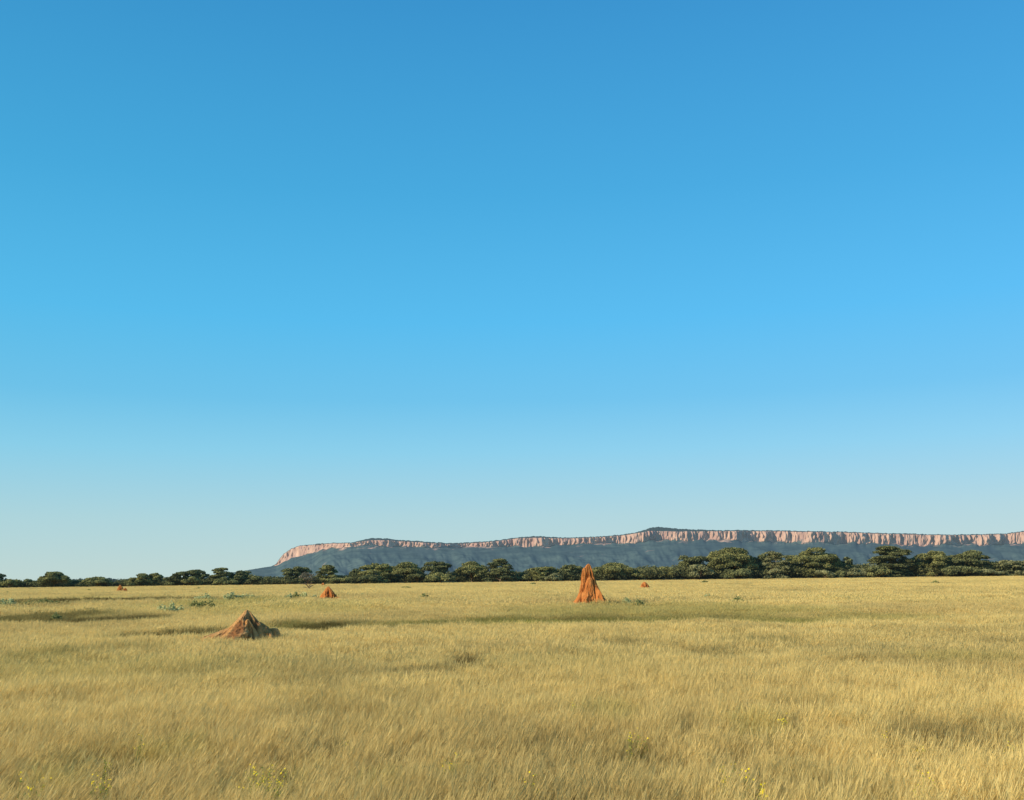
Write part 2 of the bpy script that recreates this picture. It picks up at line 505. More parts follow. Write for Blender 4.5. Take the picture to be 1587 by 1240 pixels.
def make_tree(name, px, wpx, top, shape, mat, label, cat='tree', group=GR, Y=None, dY=0.0, base=None, bare=False):
    global _seed
    _seed += 1
    r = np.random.default_rng(_seed * 31)
    Y = (FAR_L + (FAR_R - FAR_L) * px / PW if Y is None else Y) + dY
    tp = at_y(px, top, Y)
    gz = tz(tp.x, Y)
    H = (tp.z - gz) * 1.05
    W = wpx / F * Y
    root = empty(name, (tp.x, Y, gz), label, cat, group)
    cl = []
    rmin = 0.13
    dep = W * .42
    if shape == 'round':
        nC = int(20 + W * .9)
        for i in range(nC):
            a = r.uniform(0, 2 * math.pi); q = math.sqrt(r.uniform(0, 1)) * .80
            hz = H * (0.12 + 0.76 * math.sqrt(max(0, 1 - q * q)) * r.uniform(.25, 1) ** .5)
            s = r.uniform(.13, .20)
            cl.append((math.cos(a) * q * W / 2, math.sin(a) * q * dep, hz, W * s, W * s * .8, min(W * s * .55, H * .16)))
        cl.append((0, 0, H * .82, W * .24, W * .2, H * .17))
    elif shape == 'umbrella':
        for i in range(int(15 + W * .5)):
            a = r.uniform(0, 2 * math.pi); q = math.sqrt(r.uniform(0, 1)) * .80
            hz = H * (0.89 - .26 * q * q - r.uniform(0, .30))
            s = r.uniform(.13, .20)
            cl.append((math.cos(a) * q * W / 2, math.sin(a) * q * dep, hz, W * s, W * s * .8, H * r.uniform(.08, .13)))
        for i in range(25):
            a = r.uniform(0, 2 * math.pi); q = r.uniform(.25, .92)
            s = r.uniform(.10, .17)
            cl.append((math.cos(a) * q * W / 2, math.sin(a) * q * dep, H * r.uniform(.08, .58), W * s, W * s, H * r.uniform(.08, .13)))
    elif shape == 'layered':
        tiers = [(.92, .36), (.78, .60), (.62, .78), (.46, .90), (.30, .95), (.15, .98)]
        for (hh, ww) in tiers:
            for i in range(9):
                x = r.uniform(-1, 1) * ww * .78; y = r.uniform(-1, 1) * ww * .6
                s = r.uniform(.11, .18)
                cl.append((x * W / 2, y * dep, H * (hh + r.uniform(-.09, .03)), W * s, W * s * .8, H * r.uniform(.06, .09)))
    elif shape == 'shoulder':                       # rises to the right
        for i in range(int(20 + W * .8)):
            q = r.uniform(-.82, .82); y = r.uniform(-.7, .7)
            env = 0.42 + 0.58 * float(smooth(-1.0, .35, q)) * (1 - .35 * float(smooth(.45, 1.0, q)))
            hz = H * env * r.uniform(.25, .86)
            s = r.uniform(.11, .17)
            cl.append((q * W / 2, y * dep, hz, W * s, W * s * .8, H * .12))
        cl.append((W * .16, 0, H * .85, W * .2, W * .16, H * .13))
    else:                                           # low bush
        for i in range(int(9 + W * .6)):
            a = r.uniform(0, 2 * math.pi); q = math.sqrt(r.uniform(0, 1)) * .78
            hz = H * (0.08 + 0.68 * math.sqrt(max(0, 1 - q * q)) * r.uniform(.4, 1))
            s = r.uniform(.15, .22)
            cl.append((math.cos(a) * q * W / 2, math.sin(a) * q * dep, hz, W * s, W * s * .8, H * .20))
    if bare:
        cl = [(c[0], c[1], c[2], c[3] * .9, c[4] * .9, c[5] * 1.1) for c in cl[::2]]
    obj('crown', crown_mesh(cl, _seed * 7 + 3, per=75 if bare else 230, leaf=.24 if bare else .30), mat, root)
    tb = Tubes()
    th = H * r.uniform(.22, .34)
    tr = max(.10, H * .028)
    lean = r.uniform(-.06, .06) * H
    fork = Vector((lean, 0, th))
    tb.tube([(0, 0, -.3), (lean * .3, 0, th * .5), fork], [tr * 1.35, tr, tr * .85], 7)
    pick = r.permutation(len(cl))[:min(12, len(cl))]
    for i in pick:
        c = cl[i]; e = Vector(c[:3])
        mid = fork.lerp(e, .5) + Vector((0, 0, abs(e.z - th) * .12))
        if e.z < th * 1.1:
            st = Vector((lean * .3, 0, th * .4))
        else:
            st = fork
        tb.tube([st, mid, e], [tr * .6, tr * .38, tr * .16], 5)
    obj('trunk', tb.mesh('trunk'), M_TWIG if bare else M_BARK, root)
    return root


_seed = 100
A, D_, L_ = M_ACACIA, M_ACACIA_DARK, M_ACACIA_LIGHT
T = [
 # px, width, top, shape, material, depth shift, label
 (-3, 30, 890, 'round', D_, 8, 'dark acacia cut by the left edge of the photo, behind a rounded bush'),
 (14, 34, 895.5, 'bush', A, -6, 'rounded low acacia bush, leftmost in front of the tree line'),
 (43, 32, 897, 'bush', D_, 4, 'low dark acacia left of the lone large dome-shaped crown'),
 (86, 46, 887, 'round', A, 0, 'large dome-shaped acacia standing against open sky at far left'),
 (67, 22, 893, 'bush', A, 3, 'small acacia touching the left side of the lone dome-shaped crown'),
 (121, 26, 899, 'bush', D_, 6, 'low flat bush in the gap between two domed acacias at left'),
 (151, 42, 894.5, 'round', A, -4, 'low wide dome-shaped acacia left of the twin red mounds'),
 (214, 42, 889.5, 'shoulder', A, 0, 'acacia with crown rising to the right, above the twin red mounds'),
 (239, 26, 887.5, 'umbrella', A, 3, 'narrow flat-topped acacia right behind the sloping crown by the twin mounds'),
 (275, 46, 887, 'shoulder', D_, 0, 'bushy acacia with left shoulder, left of the dark flat-topped crown'),
 (302, 36, 881, 'umbrella', D_, 4, 'dark flat-topped acacia, tallest left of the start of the mountain'),
 (296, 30, 893, 'bush', A, -8, 'low bush below the dark flat-topped acacia at left'),
 (343, 46, 882, 'layered', D_, 0, 'layered dark acacia where the mountain foot begins'),
 (372, 40, 884.5, 'umbrella', D_, 3, 'flat dark acacia in front of the low tip of the mountain slope'),
 (350, 34, 894, 'bush', A, -8, 'low bush in front of the two dark acacias by the mountain tip'),
 (392, 28, 889, 'bush', D_, 0, 'dark low acacia right of the mountain tip, beside a gap'),
 (420, 34, 892, 'bush', A, 2, 'low green bush left of the small umbrella-shaped acacia'),
 (459, 42, 876, 'umbrella', D_, 4, 'small umbrella-shaped acacia under the pale end of the cliff'),
 (509, 40, 877, 'layered', A, 0, 'layered acacia right of the grey half-bare tree'),
 (528, 36, 892, 'bush', A, -6, 'low wide bush directly above the small red mound'),
 (553, 26, 882, 'round', D_, 3, 'small dark acacia left of the wide green crown below the hill top'),
 (585, 52, 873.5, 'umbrella', A, 0, 'wide green acacia under the first hump of the plateau'),
 (575, 40, 889, 'bush', D_, -8, 'dark low bush in front of the wide green acacia'),
 (630, 52, 873, 'round', A, 0, 'rounded green acacia with dark hollow at its right side'),
 (646, 36, 886, 'round', D_, -2, 'very dark small acacia filling a hollow between two green crowns'),
 (677, 46, 870.5, 'umbrella', D_, 2, 'dark spreading acacia with tiered top left of the sky-blue notch'),
 (682, 46, 886, 'bush', A, -8, 'low layered bush beneath the dark tiered acacia'),
 (731, 50, 872.5, 'round', A, 0, 'rounded olive acacia, left half of the joined pair left of centre'),
 (775, 50, 868.5, 'layered', D_, -3, 'tall layered acacia, right half of the joined pair left of centre'),
 (813, 32, 885, 'bush', D_, 0, 'low dark bush right of the joined pair of acacias'),
 (842, 52, 876, 'umbrella', A, 0, 'spreading acacia with pale flank, second left of the tall mound'),
 (858, 30, 888, 'bush', L_, -8, 'pale low bush left of the tall red mound'),
 (886, 38, 872.5, 'umbrella', D_, 2, 'dark umbrella acacia immediately left of the tall red mound'),
 (950, 62, 873.5, 'round', A, 0, 'wide green acacia immediately right of the tall red mound'),
 (925, 30, 880, 'round', D_, 3, 'dark acacia half hidden behind the tall red mound'),
 (990, 40, 882, 'bush', A, 0, 'low green bush behind the small mound right of the tall one'),
 (1011, 24, 877.5, 'umbrella', D_, 4, 'little flat-topped tree rising behind low bushes, right of centre'),
 (1031, 38, 879.5, 'round', A, 0, 'small rounded acacia left of the group of big trees'),
 (1074, 48, 859.5, 'umbrella', D_, 3, 'dark flat-topped acacia at the left of the biggest round crown'),
 (1083, 42, 872, 'bush', L_, -6, 'pale olive bush in front of the dark flat-topped acacia'),
 (1132, 78, 851, 'round', A, 0, 'largest acacia with a wide round green crown'),
 (1143, 48, 880, 'bush', D_, -9, 'low dark bush in front of the largest round acacia'),
 (1183, 32, 860, 'round', D_, 3, 'blackish narrow acacia in the gap right of the largest crown'),
 (1200, 48, 857, 'layered', L_, -3, 'pale tangled acacia with pale boughs, right of the blackish one'),
 (1222, 22, 862, 'round', D_, 4, 'narrow dark tree between the pale tangled acacia and the umbrella crown'),
 (1261, 76, 851, 'umbrella', A, 0, 'broad umbrella acacia with open trunk, right of the pale tangled tree'),
 (1277, 28, 881, 'bush', L_, -9, 'small round pale bush at the foot of the broad umbrella acacia'),
 (1308, 28, 864, 'shoulder', D_, 5, 'ragged dark tree standing in the dip between two tall crowns'),
 (1301, 20, 882, 'bush', D_, -7, 'small black-green bush under the ragged dark tree'),
 (1326, 46, 878, 'bush', L_, -4, 'low pale bush in the dip left of the many-tiered acacia'),
 (1377, 84, 848.5, 'layered', D_, 0, 'tallest acacia with many tiers of foliage, right part of photo'),
 (1362, 40, 878, 'bush', A, -9, 'bush at the foot of the many-tiered tall acacia'),
 (1417, 30, 866, 'round', A, 4, 'acacia filling the gap right of the many-tiered one'),
 (1447, 60, 855.5, 'umbrella', A, 0, 'wide olive acacia, left half of the long low pair near right edge'),
 (1492, 68, 853.5, 'umbrella', D_, 2, 'wide dark acacia, right half of the long low pair near right edge'),
 (1482, 62, 876, 'bush', D_, -8, 'long dark bush beneath the long low pair of crowns'),
 (1534, 34, 868.5, 'umbrella', A, 2, 'small flat-topped acacia right of the long low pair'),
 (1536, 48, 880, 'bush', L_, -7, 'pale scrubby bush near the right edge'),
 (1566, 42, 867, 'umbrella', L_, 0, 'pale open acacia with visible trunk, next to the right edge'),
 (1594, 36, 868, 'round', A, 1, 'acacia cut by the right edge of the photo'),
]
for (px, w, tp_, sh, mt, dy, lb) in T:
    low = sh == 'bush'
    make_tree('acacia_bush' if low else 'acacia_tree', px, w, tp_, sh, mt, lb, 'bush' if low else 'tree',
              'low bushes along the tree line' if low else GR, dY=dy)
make_tree('dry_tree', 478, 32, 886, 'round', M_DRY, 'grey half-bare tree right of the small umbrella acacia', 'tree', None, dY=-8, bare=True)

# understorey and scrub behind the trees: nobody could count it
def thicket(name, px0, px1, Y0, Y1, n, hmin, hmax, mat, leaf, label, kfun=None):
    r = np.random.default_rng(len(name) * 13 + 5)
    cl = []
    for i in range(n):
        px = r.uniform(px0, px1); Y = r.uniform(Y0, Y1) + (FAR_L - FAR_R) * (1 - px / PW)
        p = at_y(px, hor(px), Y)
        h = r.uniform(hmin, hmax) * (kfun(px) if kfun else 1)
        w = h * r.uniform(.7, 1.3)
        cl.append((p.x, Y, h * .45, w, w, h * .5))
    o = obj(name, crown_mesh(cl, 991, per=60 * (0.32 / leaf) ** 2, leaf=leaf), mat)
    tag(o, label, 'scrub', None, 'stuff')
    return o


thicket('undergrowth', -60, 1660, 388, 408, 800, 2.0, 5.2, M_THICKET, .34,
        'dark green undergrowth filling the gaps between the acacias',
        lambda px: .80 + .50 * float(smooth(250, 1100, px)))
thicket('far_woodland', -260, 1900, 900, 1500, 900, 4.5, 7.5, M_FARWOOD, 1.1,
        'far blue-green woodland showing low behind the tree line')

# ------------------------------------------------------------------ termite mounds
MOUND_ZONES = []


def mound(label, base_px, base_py, prof, d, mat, seed, pieces=(), **kw):
    """a termite mound: a main cone and the buttresses leaning on it, one mesh"""
    x0, gz, V, Fc, cr, zone = mound_piece(base_px, base_py, prof, d, seed, **kw)
    MOUND_ZONES.append(zone)
    for q, (bpx, dd, pf, kw2) in enumerate(pieces):
        x1, g1, V1, F1, c1, z1 = mound_piece(bpx, base_py, pf, d + dd, seed * 3 + q * 11 + 1, **kw2)
        V1 = V1 + np.array([x1 - x0, dd, g1 - gz])
        Fc = np.concatenate([Fc, F1 + len(V)]); V = np.concatenate([V, V1]); cr = np.concatenate([cr, c1])
        MOUND_ZONES.append(z1)
    o = obj('termite_mound', mesh_np('termite_mound', V, Fc, True, {'crease': cr}), mat, None, (x0, d, gz))
    tag(o, label, 'termite mound')
    return o


def mound_piece(base_px, base_py, prof, d, seed, yscale=.8, ridge=.16, crev=9, crests=(), rough=1.0):
    """prof: list of (py, left px, right px) from the top down; d: distance"""
    axis_px = base_px
    pts = [(at_y(axis_px, q[0], d).z, at_y(q[1], q[0], d).x, at_y(q[2], q[0], d).x) for q in prof]
    x0 = at_y(axis_px, base_py, d).x
    gz = tz(x0, d)
    zs = np.array([p[0] for p in pts]); ls = np.array([p[1] for p in pts]) - x0; rs = np.array([p[2] for p in pts]) - x0
    # extend below the grass line down to the ground
    zb = gz - .15
    sl = (zs[-2] - zs[-1]); k = max(0, zs[-1] - zb) / max(sl, .05)
    ls = np.append(ls, ls[-1] + (ls[-1] - ls[-2]) * min(k, 1.6) * .8); rs = np.append(rs, rs[-1] + (rs[-1] - rs[-2]) * min(k, 1.6) * .8)
    zs = np.append(zs, zb)
    nz, na = 130, 220
    t = np.linspace(0, 1, nz) ** .9
    zz = zs[0] + (zs[-1] - zs[0]) * t
    li = np.interp(-zz, -zs, ls); ri = np.interp(-zz, -zs, rs)
    cx = (li + ri) / 2; hw = np.maximum((ri - li) / 2, .01)
    th = np.linspace(0, 2 * np.pi, na + 1)[:-1]
    ct, st = np.cos(th), np.sin(th)
    T2, TH = np.meshgrid(t, th, indexing='ij')
    # meandering crevices with sharp edges, broad buttresses and crumbly lumps
    wx = (fbm(ct[None] * 2.2 + 7, st[None] * 2.2 + T2 * 3.0, seed, 3) - .5)
    rid = lambda fq, k, sd: 1 - np.abs(2 * fbm(ct[None] * fq + 20 + wx * 1.1, st[None] * fq + 20 + T2 * k, sd, 2) - 1)
    c1 = smooth(.78, .99, rid(crev * .16, .55, seed + 1))
    c2 = smooth(.84, .99, rid(crev * .34, 1.5, seed + 3)) * .55
    cre = np.clip(c1 + c2, 0, 1.2)
    butt = (fbm(ct[None] * crev * .17 + 11, st[None] * crev * .17 + T2 * .5, seed + 4, 2) - .5)
    lump = (fbm(ct[None] * 3.2 * rough + 30, st[None] * 3.2 * rough + T2 * 6 * rough, seed + 2, 4) - .5) * .34
    fine = (fbm(ct[None] * 12 + 60, st[None] * 12 + T2 * 26, seed + 5, 4) - .5) * .16 * rough
    for (tha, wid_, amt) in crests:
        da = np.abs((TH - R(tha) + wx * .5 + np.pi) % (2 * np.pi) - np.pi) / R(wid_)
        butt = butt + amt * np.maximum(0, 1 - da) * np.minimum(1, T2 * 2)
    fac = 1 + butt * .9 - ridge * 1.5 * cre * np.minimum(1, .15 + T2 * 3) + lump * np.minimum(1, .3 + T2 * 2) + fine
    sidefix = 1 - .55 * np.abs(ct)[None] ** 3 * np.ones_like(T2)     # keep the outline near the photo's
    fac = 1 + (fac - 1) * sidefix
    X = cx[:, None] + hw[:, None] * ct[None] * fac
    Yv = hw[:, None] * st[None] * fac * yscale
    Z = zz[:, None] + (fbm(ct[None] * 4 + 9, st[None] * 4 + 9, seed + 9, 2) - .5) * .10 * hw[:, None]
    Z = np.minimum(Z, zz[0])
    X[0] = X[0].mean(); Yv[0] = Yv[0].mean()
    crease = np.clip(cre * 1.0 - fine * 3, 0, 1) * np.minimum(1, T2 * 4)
    V = np.stack([X, Yv, Z - gz], -1).reshape(-1, 3)
    zone = (x0 + float(cx[-1]), d, float(hw[-1]) * .80, float(hw[-1]) * yscale * .74)
    return x0, gz, V, grid_faces(nz, na, True), crease.ravel(), zone


def gd(px, py, h=.5):                            # distance of the grass top seen there
    return at_h(px, py, h).y


dA = gd(912, 938)
st = dict(ridge=.2, crev=9, rough=1.5)
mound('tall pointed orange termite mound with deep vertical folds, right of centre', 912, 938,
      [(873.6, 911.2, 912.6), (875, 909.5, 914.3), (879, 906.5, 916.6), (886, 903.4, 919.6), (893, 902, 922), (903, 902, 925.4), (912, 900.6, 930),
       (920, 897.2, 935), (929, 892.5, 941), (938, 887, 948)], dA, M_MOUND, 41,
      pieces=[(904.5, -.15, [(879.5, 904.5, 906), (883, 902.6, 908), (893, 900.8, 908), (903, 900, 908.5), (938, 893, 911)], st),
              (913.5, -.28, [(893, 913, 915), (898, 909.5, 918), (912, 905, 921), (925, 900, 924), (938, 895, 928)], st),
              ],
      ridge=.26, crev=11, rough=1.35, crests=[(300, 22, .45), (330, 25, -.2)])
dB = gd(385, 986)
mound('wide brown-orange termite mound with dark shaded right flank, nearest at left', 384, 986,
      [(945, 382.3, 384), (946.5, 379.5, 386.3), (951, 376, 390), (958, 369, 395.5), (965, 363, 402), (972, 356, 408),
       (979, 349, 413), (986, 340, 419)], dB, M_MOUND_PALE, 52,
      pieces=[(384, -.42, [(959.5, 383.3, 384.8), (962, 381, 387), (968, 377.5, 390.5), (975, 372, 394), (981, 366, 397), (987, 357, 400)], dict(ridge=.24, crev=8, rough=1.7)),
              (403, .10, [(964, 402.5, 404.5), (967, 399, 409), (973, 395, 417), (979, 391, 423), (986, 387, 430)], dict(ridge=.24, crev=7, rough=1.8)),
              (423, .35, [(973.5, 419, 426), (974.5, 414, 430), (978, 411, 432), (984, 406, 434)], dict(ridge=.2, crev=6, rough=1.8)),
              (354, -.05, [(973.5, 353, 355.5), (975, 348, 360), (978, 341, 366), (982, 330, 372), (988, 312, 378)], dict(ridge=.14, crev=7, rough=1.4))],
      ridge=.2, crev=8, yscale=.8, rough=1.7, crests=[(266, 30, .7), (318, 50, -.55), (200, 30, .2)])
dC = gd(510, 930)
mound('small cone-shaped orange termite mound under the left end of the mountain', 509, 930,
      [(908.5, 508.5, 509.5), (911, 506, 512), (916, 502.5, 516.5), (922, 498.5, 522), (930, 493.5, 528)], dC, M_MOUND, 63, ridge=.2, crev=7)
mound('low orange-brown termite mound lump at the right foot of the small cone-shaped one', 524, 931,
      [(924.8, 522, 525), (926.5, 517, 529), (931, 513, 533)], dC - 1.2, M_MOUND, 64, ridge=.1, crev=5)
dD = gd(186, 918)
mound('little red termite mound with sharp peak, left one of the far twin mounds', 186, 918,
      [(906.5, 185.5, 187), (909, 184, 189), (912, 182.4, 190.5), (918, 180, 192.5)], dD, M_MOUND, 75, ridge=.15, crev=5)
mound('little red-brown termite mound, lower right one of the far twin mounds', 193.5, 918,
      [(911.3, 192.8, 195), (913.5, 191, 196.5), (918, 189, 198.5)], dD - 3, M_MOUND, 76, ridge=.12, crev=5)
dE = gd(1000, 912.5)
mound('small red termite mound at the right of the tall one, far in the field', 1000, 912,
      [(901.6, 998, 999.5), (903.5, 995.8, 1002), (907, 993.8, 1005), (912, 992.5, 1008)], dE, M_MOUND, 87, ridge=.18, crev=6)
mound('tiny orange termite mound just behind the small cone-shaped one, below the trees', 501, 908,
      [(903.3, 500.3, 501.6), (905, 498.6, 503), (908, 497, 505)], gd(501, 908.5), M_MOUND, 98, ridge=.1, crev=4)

# ------------------------------------------------------------------ grass
def tuft_mesh(name, seed, radius, nstalk, nleaf, wid, hgt, heads=True, lean=.22):
    r = np.random.default_rng(seed)
    vs = []; fs = []; bt = []; hv = []; n = 0

    def strip(base, dirv, h, w, bend, levels, tvals, taper=True):
        nonlocal n
        k = len(base)
        side = unit(np.cross(dirv, np.array([0, 0, 1.0])) + r.normal(size=(k, 3)) * np.array([1.0, 1.0, 0]) * 1.2)
        side[:, 2] = 0; side = unit(side)
        P = []
        for j, s in enumerate(levels):
            c = base + np.array([0, 0, 1.0]) * (h[:, None] * s * (1 - .18 * bend[:, None] * s)) + dirv * (h * bend)[:, None] * s ** 1.8
            ww = w[:, None] * ((1 - .75 * s) if taper else 1)
            P.append(c - side * ww / 2); P.append(c + side * ww / 2)
        P = np.stack(P, 1)                       # k, 2L, 3
        L = len(levels)
        idx = n + np.arange(k)[:, None] * (2 * L)
        for j in range(L - 1):
            fs.append(np.stack([idx[:, 0] + 2 * j, idx[:, 0] + 2 * j + 1, idx[:, 0] + 2 * j + 3, idx[:, 0] + 2 * j + 2], -1))
        vs.append(P.reshape(-1, 3))
        tt = np.repeat(np.array(tvals), 2)[None].repeat(k, 0) + np.zeros((k, 2 * L))
        bt.append(tt.ravel()); hv.append(np.repeat(r.uniform(0, 1, k), 2 * L))
        n += k * 2 * L
        return P[:, -1] * .5 + P[:, -2] * .5

    def dirs(k, sp):
        a = r.uniform(0, 2 * np.pi, k); q = np.sqrt(r.uniform(0, 1, k))
        base = np.stack([np.cos(a) * q * radius, np.sin(a) * q * radius, np.zeros(k)], -1)
        d = np.stack([np.cos(a) * q * sp + 1.0, np.sin(a) * q * sp + r.normal(size=k) * .35, np.zeros(k)], -1)
        return base, unit(d + r.normal(size=(k, 3)) * np.array([.45, .45, 0]))

    b, d = dirs(nleaf, 1.2)
    strip(b, d, hgt * r.uniform(.45, .85, nleaf), wid * r.uniform(.8, 1.6, nleaf), r.uniform(.1, .8, nleaf), [0, .4, .75, 1.0], [0, .3, .55, .75])
    b, d = dirs(nstalk, .8)
    h = hgt * r.uniform(.7, 1.12, nstalk)
    be = np.abs(r.normal(lean, .13, nstalk)) + .03
    tip = strip(b, d, h, wid * .6 * np.ones(nstalk), be, [0, .5, 1.0], [.1, .5, .9])
    if heads:
        # feathery seed head: a few short slivers round the upper stalk
        for q in range(3):
            off = r.normal(size=(nstalk, 3)) * np.array([.012, .012, .02]) * (wid / .004) ** .5
            st_ = tip + off - np.array([0, 0, .05]) * h[:, None] / .5
            ln_ = r.uniform(.08, .17, nstalk)
            dv = unit(d * be[:, None] * 1.6 + r.normal(size=(nstalk, 3)) * .12)
            k = nstalk
            sidev = unit(r.normal(size=(k, 3)) * np.array([1, 1, .15])); w = wid * r.uniform(1.0, 2.0, k)
            c0 = st_; c2 = st_ + (np.array([0, 0, 1.0]) + dv * .55) * ln_[:, None]; c1 = (c0 + c2) / 2
            P = np.stack([c0, c1 - sidev * w[:, None] / 2, c2, c1 + sidev * w[:, None] / 2], 1)
            vs.append(P.reshape(-1, 3)); fs.append(n + np.arange(k * 4).reshape(k, 4)); n += k * 4
            bt.append(np.full(k * 4, 1.0)); hv.append(np.repeat(r.uniform(.3, 1, k), 4))
    return mesh_np(name, np.concatenate(vs), np.concatenate(fs), False, {'bt': np.concatenate(bt), 'hv': np.concatenate(hv)})


def proto_collection(name, meshes, mat):
    c = bpy.data.collections.new(name)
    for i, me in enumerate(meshes):
        me.materials.append(mat)
        o = bpy.data.objects.new('%s_%02d' % (name, i), me)
        c.objects.link(o)
    return c


def scatter(name, pts, vi, rot, sc, tint, coll, label, cat='grass'):
    me = bpy.data.meshes.new(name)
    me.vertices.add(len(pts)); me.vertices.foreach_set('co', pts.astype(np.float32).ravel())
    a = me.attributes.new('vi', 'INT', 'POINT'); a.data.foreach_set('value', vi.astype(np.int32))
    a = me.attributes.new('rot', 'FLOAT_VECTOR', 'POINT'); a.data.foreach_set('vector', rot.astype(np.float32).ravel())
    a = me.attributes.new('sc', 'FLOAT_VECTOR', 'POINT'); a.data.foreach_set('vector', sc.astype(np.float32).ravel())
    a = me.attributes.new('tint', 'FLOAT_COLOR', 'POINT'); a.data.foreach_set('color', np.concatenate([tint, np.ones((len(tint), 1))], 1).astype(np.float32).ravel())
    me.update()
    o = bpy.data.objects.new(name, me); COL.objects.link(o)
    ng = bpy.data.node_groups.new(name, 'GeometryNodeTree')
    ng.interface.new_socket('Geometry', in_out='INPUT', socket_type='NodeSocketGeometry')
    ng.interface.new_socket('Geometry', in_out='OUTPUT', socket_type='NodeSocketGeometry')
    ni = ng.nodes.new('NodeGroupInput'); no = ng.nodes.new('NodeGroupOutput')
    iop = ng.nodes.new('GeometryNodeInstanceOnPoints'); ci = ng.nodes.new('GeometryNodeCollectionInfo')
    ci.inputs['Collection'].default_value = coll; ci.inputs['Separate Children'].default_value = True
    ci.inputs['Reset Children'].default_value = True
    iop.inputs['Pick Instance'].default_value = True

    def na(nm, ty):
        q = ng.nodes.new('GeometryNodeInputNamedAttribute'); q.data_type = ty; q.inputs[0].default_value = nm
        return q.outputs[0]
    ln = ng.links.new
    ln(ni.outputs[0], iop.inputs['Points']); ln(ci.outputs[0], iop.inputs['Instance'])
    ln(na('vi', 'INT'), iop.inputs['Instance Index']); ln(na('rot', 'FLOAT_VECTOR'), iop.inputs['Rotation'])
    ln(na('sc', 'FLOAT_VECTOR'), iop.inputs['Scale']); ln(iop.outputs[0], no.inputs[0])
    md = o.modifiers.new('scatter', 'NODES'); md.node_group = ng
    tag(o, label, cat, None, 'stuff')
    return o


# greener or barer places in the field, with the shade of bands and hollows painted dark: (px, py, half-width px, half-height px, green, dark, brown, height factor)
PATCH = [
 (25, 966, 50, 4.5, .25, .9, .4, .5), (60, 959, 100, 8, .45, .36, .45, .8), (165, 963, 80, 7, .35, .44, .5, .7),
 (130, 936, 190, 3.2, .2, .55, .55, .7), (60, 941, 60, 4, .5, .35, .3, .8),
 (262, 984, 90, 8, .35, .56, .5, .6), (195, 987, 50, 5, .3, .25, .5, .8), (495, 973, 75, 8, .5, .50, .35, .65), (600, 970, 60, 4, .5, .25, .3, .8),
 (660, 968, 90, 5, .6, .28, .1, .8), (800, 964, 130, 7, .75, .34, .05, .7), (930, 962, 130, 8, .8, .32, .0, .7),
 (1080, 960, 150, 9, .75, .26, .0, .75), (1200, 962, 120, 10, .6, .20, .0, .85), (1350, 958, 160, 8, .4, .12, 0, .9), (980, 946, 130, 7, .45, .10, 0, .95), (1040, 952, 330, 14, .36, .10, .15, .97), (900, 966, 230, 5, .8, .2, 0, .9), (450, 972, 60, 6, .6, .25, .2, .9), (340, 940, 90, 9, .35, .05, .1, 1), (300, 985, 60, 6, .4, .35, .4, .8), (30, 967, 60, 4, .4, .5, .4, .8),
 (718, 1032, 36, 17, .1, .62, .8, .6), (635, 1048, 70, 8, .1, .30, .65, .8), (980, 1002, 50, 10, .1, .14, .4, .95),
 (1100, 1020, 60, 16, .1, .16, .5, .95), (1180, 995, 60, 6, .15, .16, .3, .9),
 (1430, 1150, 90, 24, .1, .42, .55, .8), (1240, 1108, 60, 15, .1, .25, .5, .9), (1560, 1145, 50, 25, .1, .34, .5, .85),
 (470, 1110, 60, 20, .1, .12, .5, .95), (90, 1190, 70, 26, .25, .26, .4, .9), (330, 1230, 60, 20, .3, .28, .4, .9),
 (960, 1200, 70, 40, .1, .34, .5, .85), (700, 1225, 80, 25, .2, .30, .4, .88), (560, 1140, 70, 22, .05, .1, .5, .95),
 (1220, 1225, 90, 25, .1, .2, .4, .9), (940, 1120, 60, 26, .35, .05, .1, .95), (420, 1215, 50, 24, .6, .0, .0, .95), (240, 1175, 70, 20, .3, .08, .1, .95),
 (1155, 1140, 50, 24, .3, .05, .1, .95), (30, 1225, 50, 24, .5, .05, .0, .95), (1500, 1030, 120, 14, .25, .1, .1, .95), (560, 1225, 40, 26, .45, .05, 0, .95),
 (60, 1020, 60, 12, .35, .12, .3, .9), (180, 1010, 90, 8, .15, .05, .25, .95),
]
npat = np.array(PATCH)


def pixels(x, y, z):
    d = np.stack([x, y, z - EYE], -1)
    f_ = d @ np.array(fw); r_ = d @ np.array(rt); u_ = d @ np.array(up)
    return PW / 2 + F * r_ / f_, PH / 2 - F * u_ / f_


# each patch as an ellipse on the ground
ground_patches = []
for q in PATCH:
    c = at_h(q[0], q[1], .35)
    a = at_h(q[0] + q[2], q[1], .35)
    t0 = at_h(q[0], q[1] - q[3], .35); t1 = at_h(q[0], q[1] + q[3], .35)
    ground_patches.append((c.x, c.y, abs(a.x - c.x), abs(t0.y - t1.y) / 2, *q[4:]))


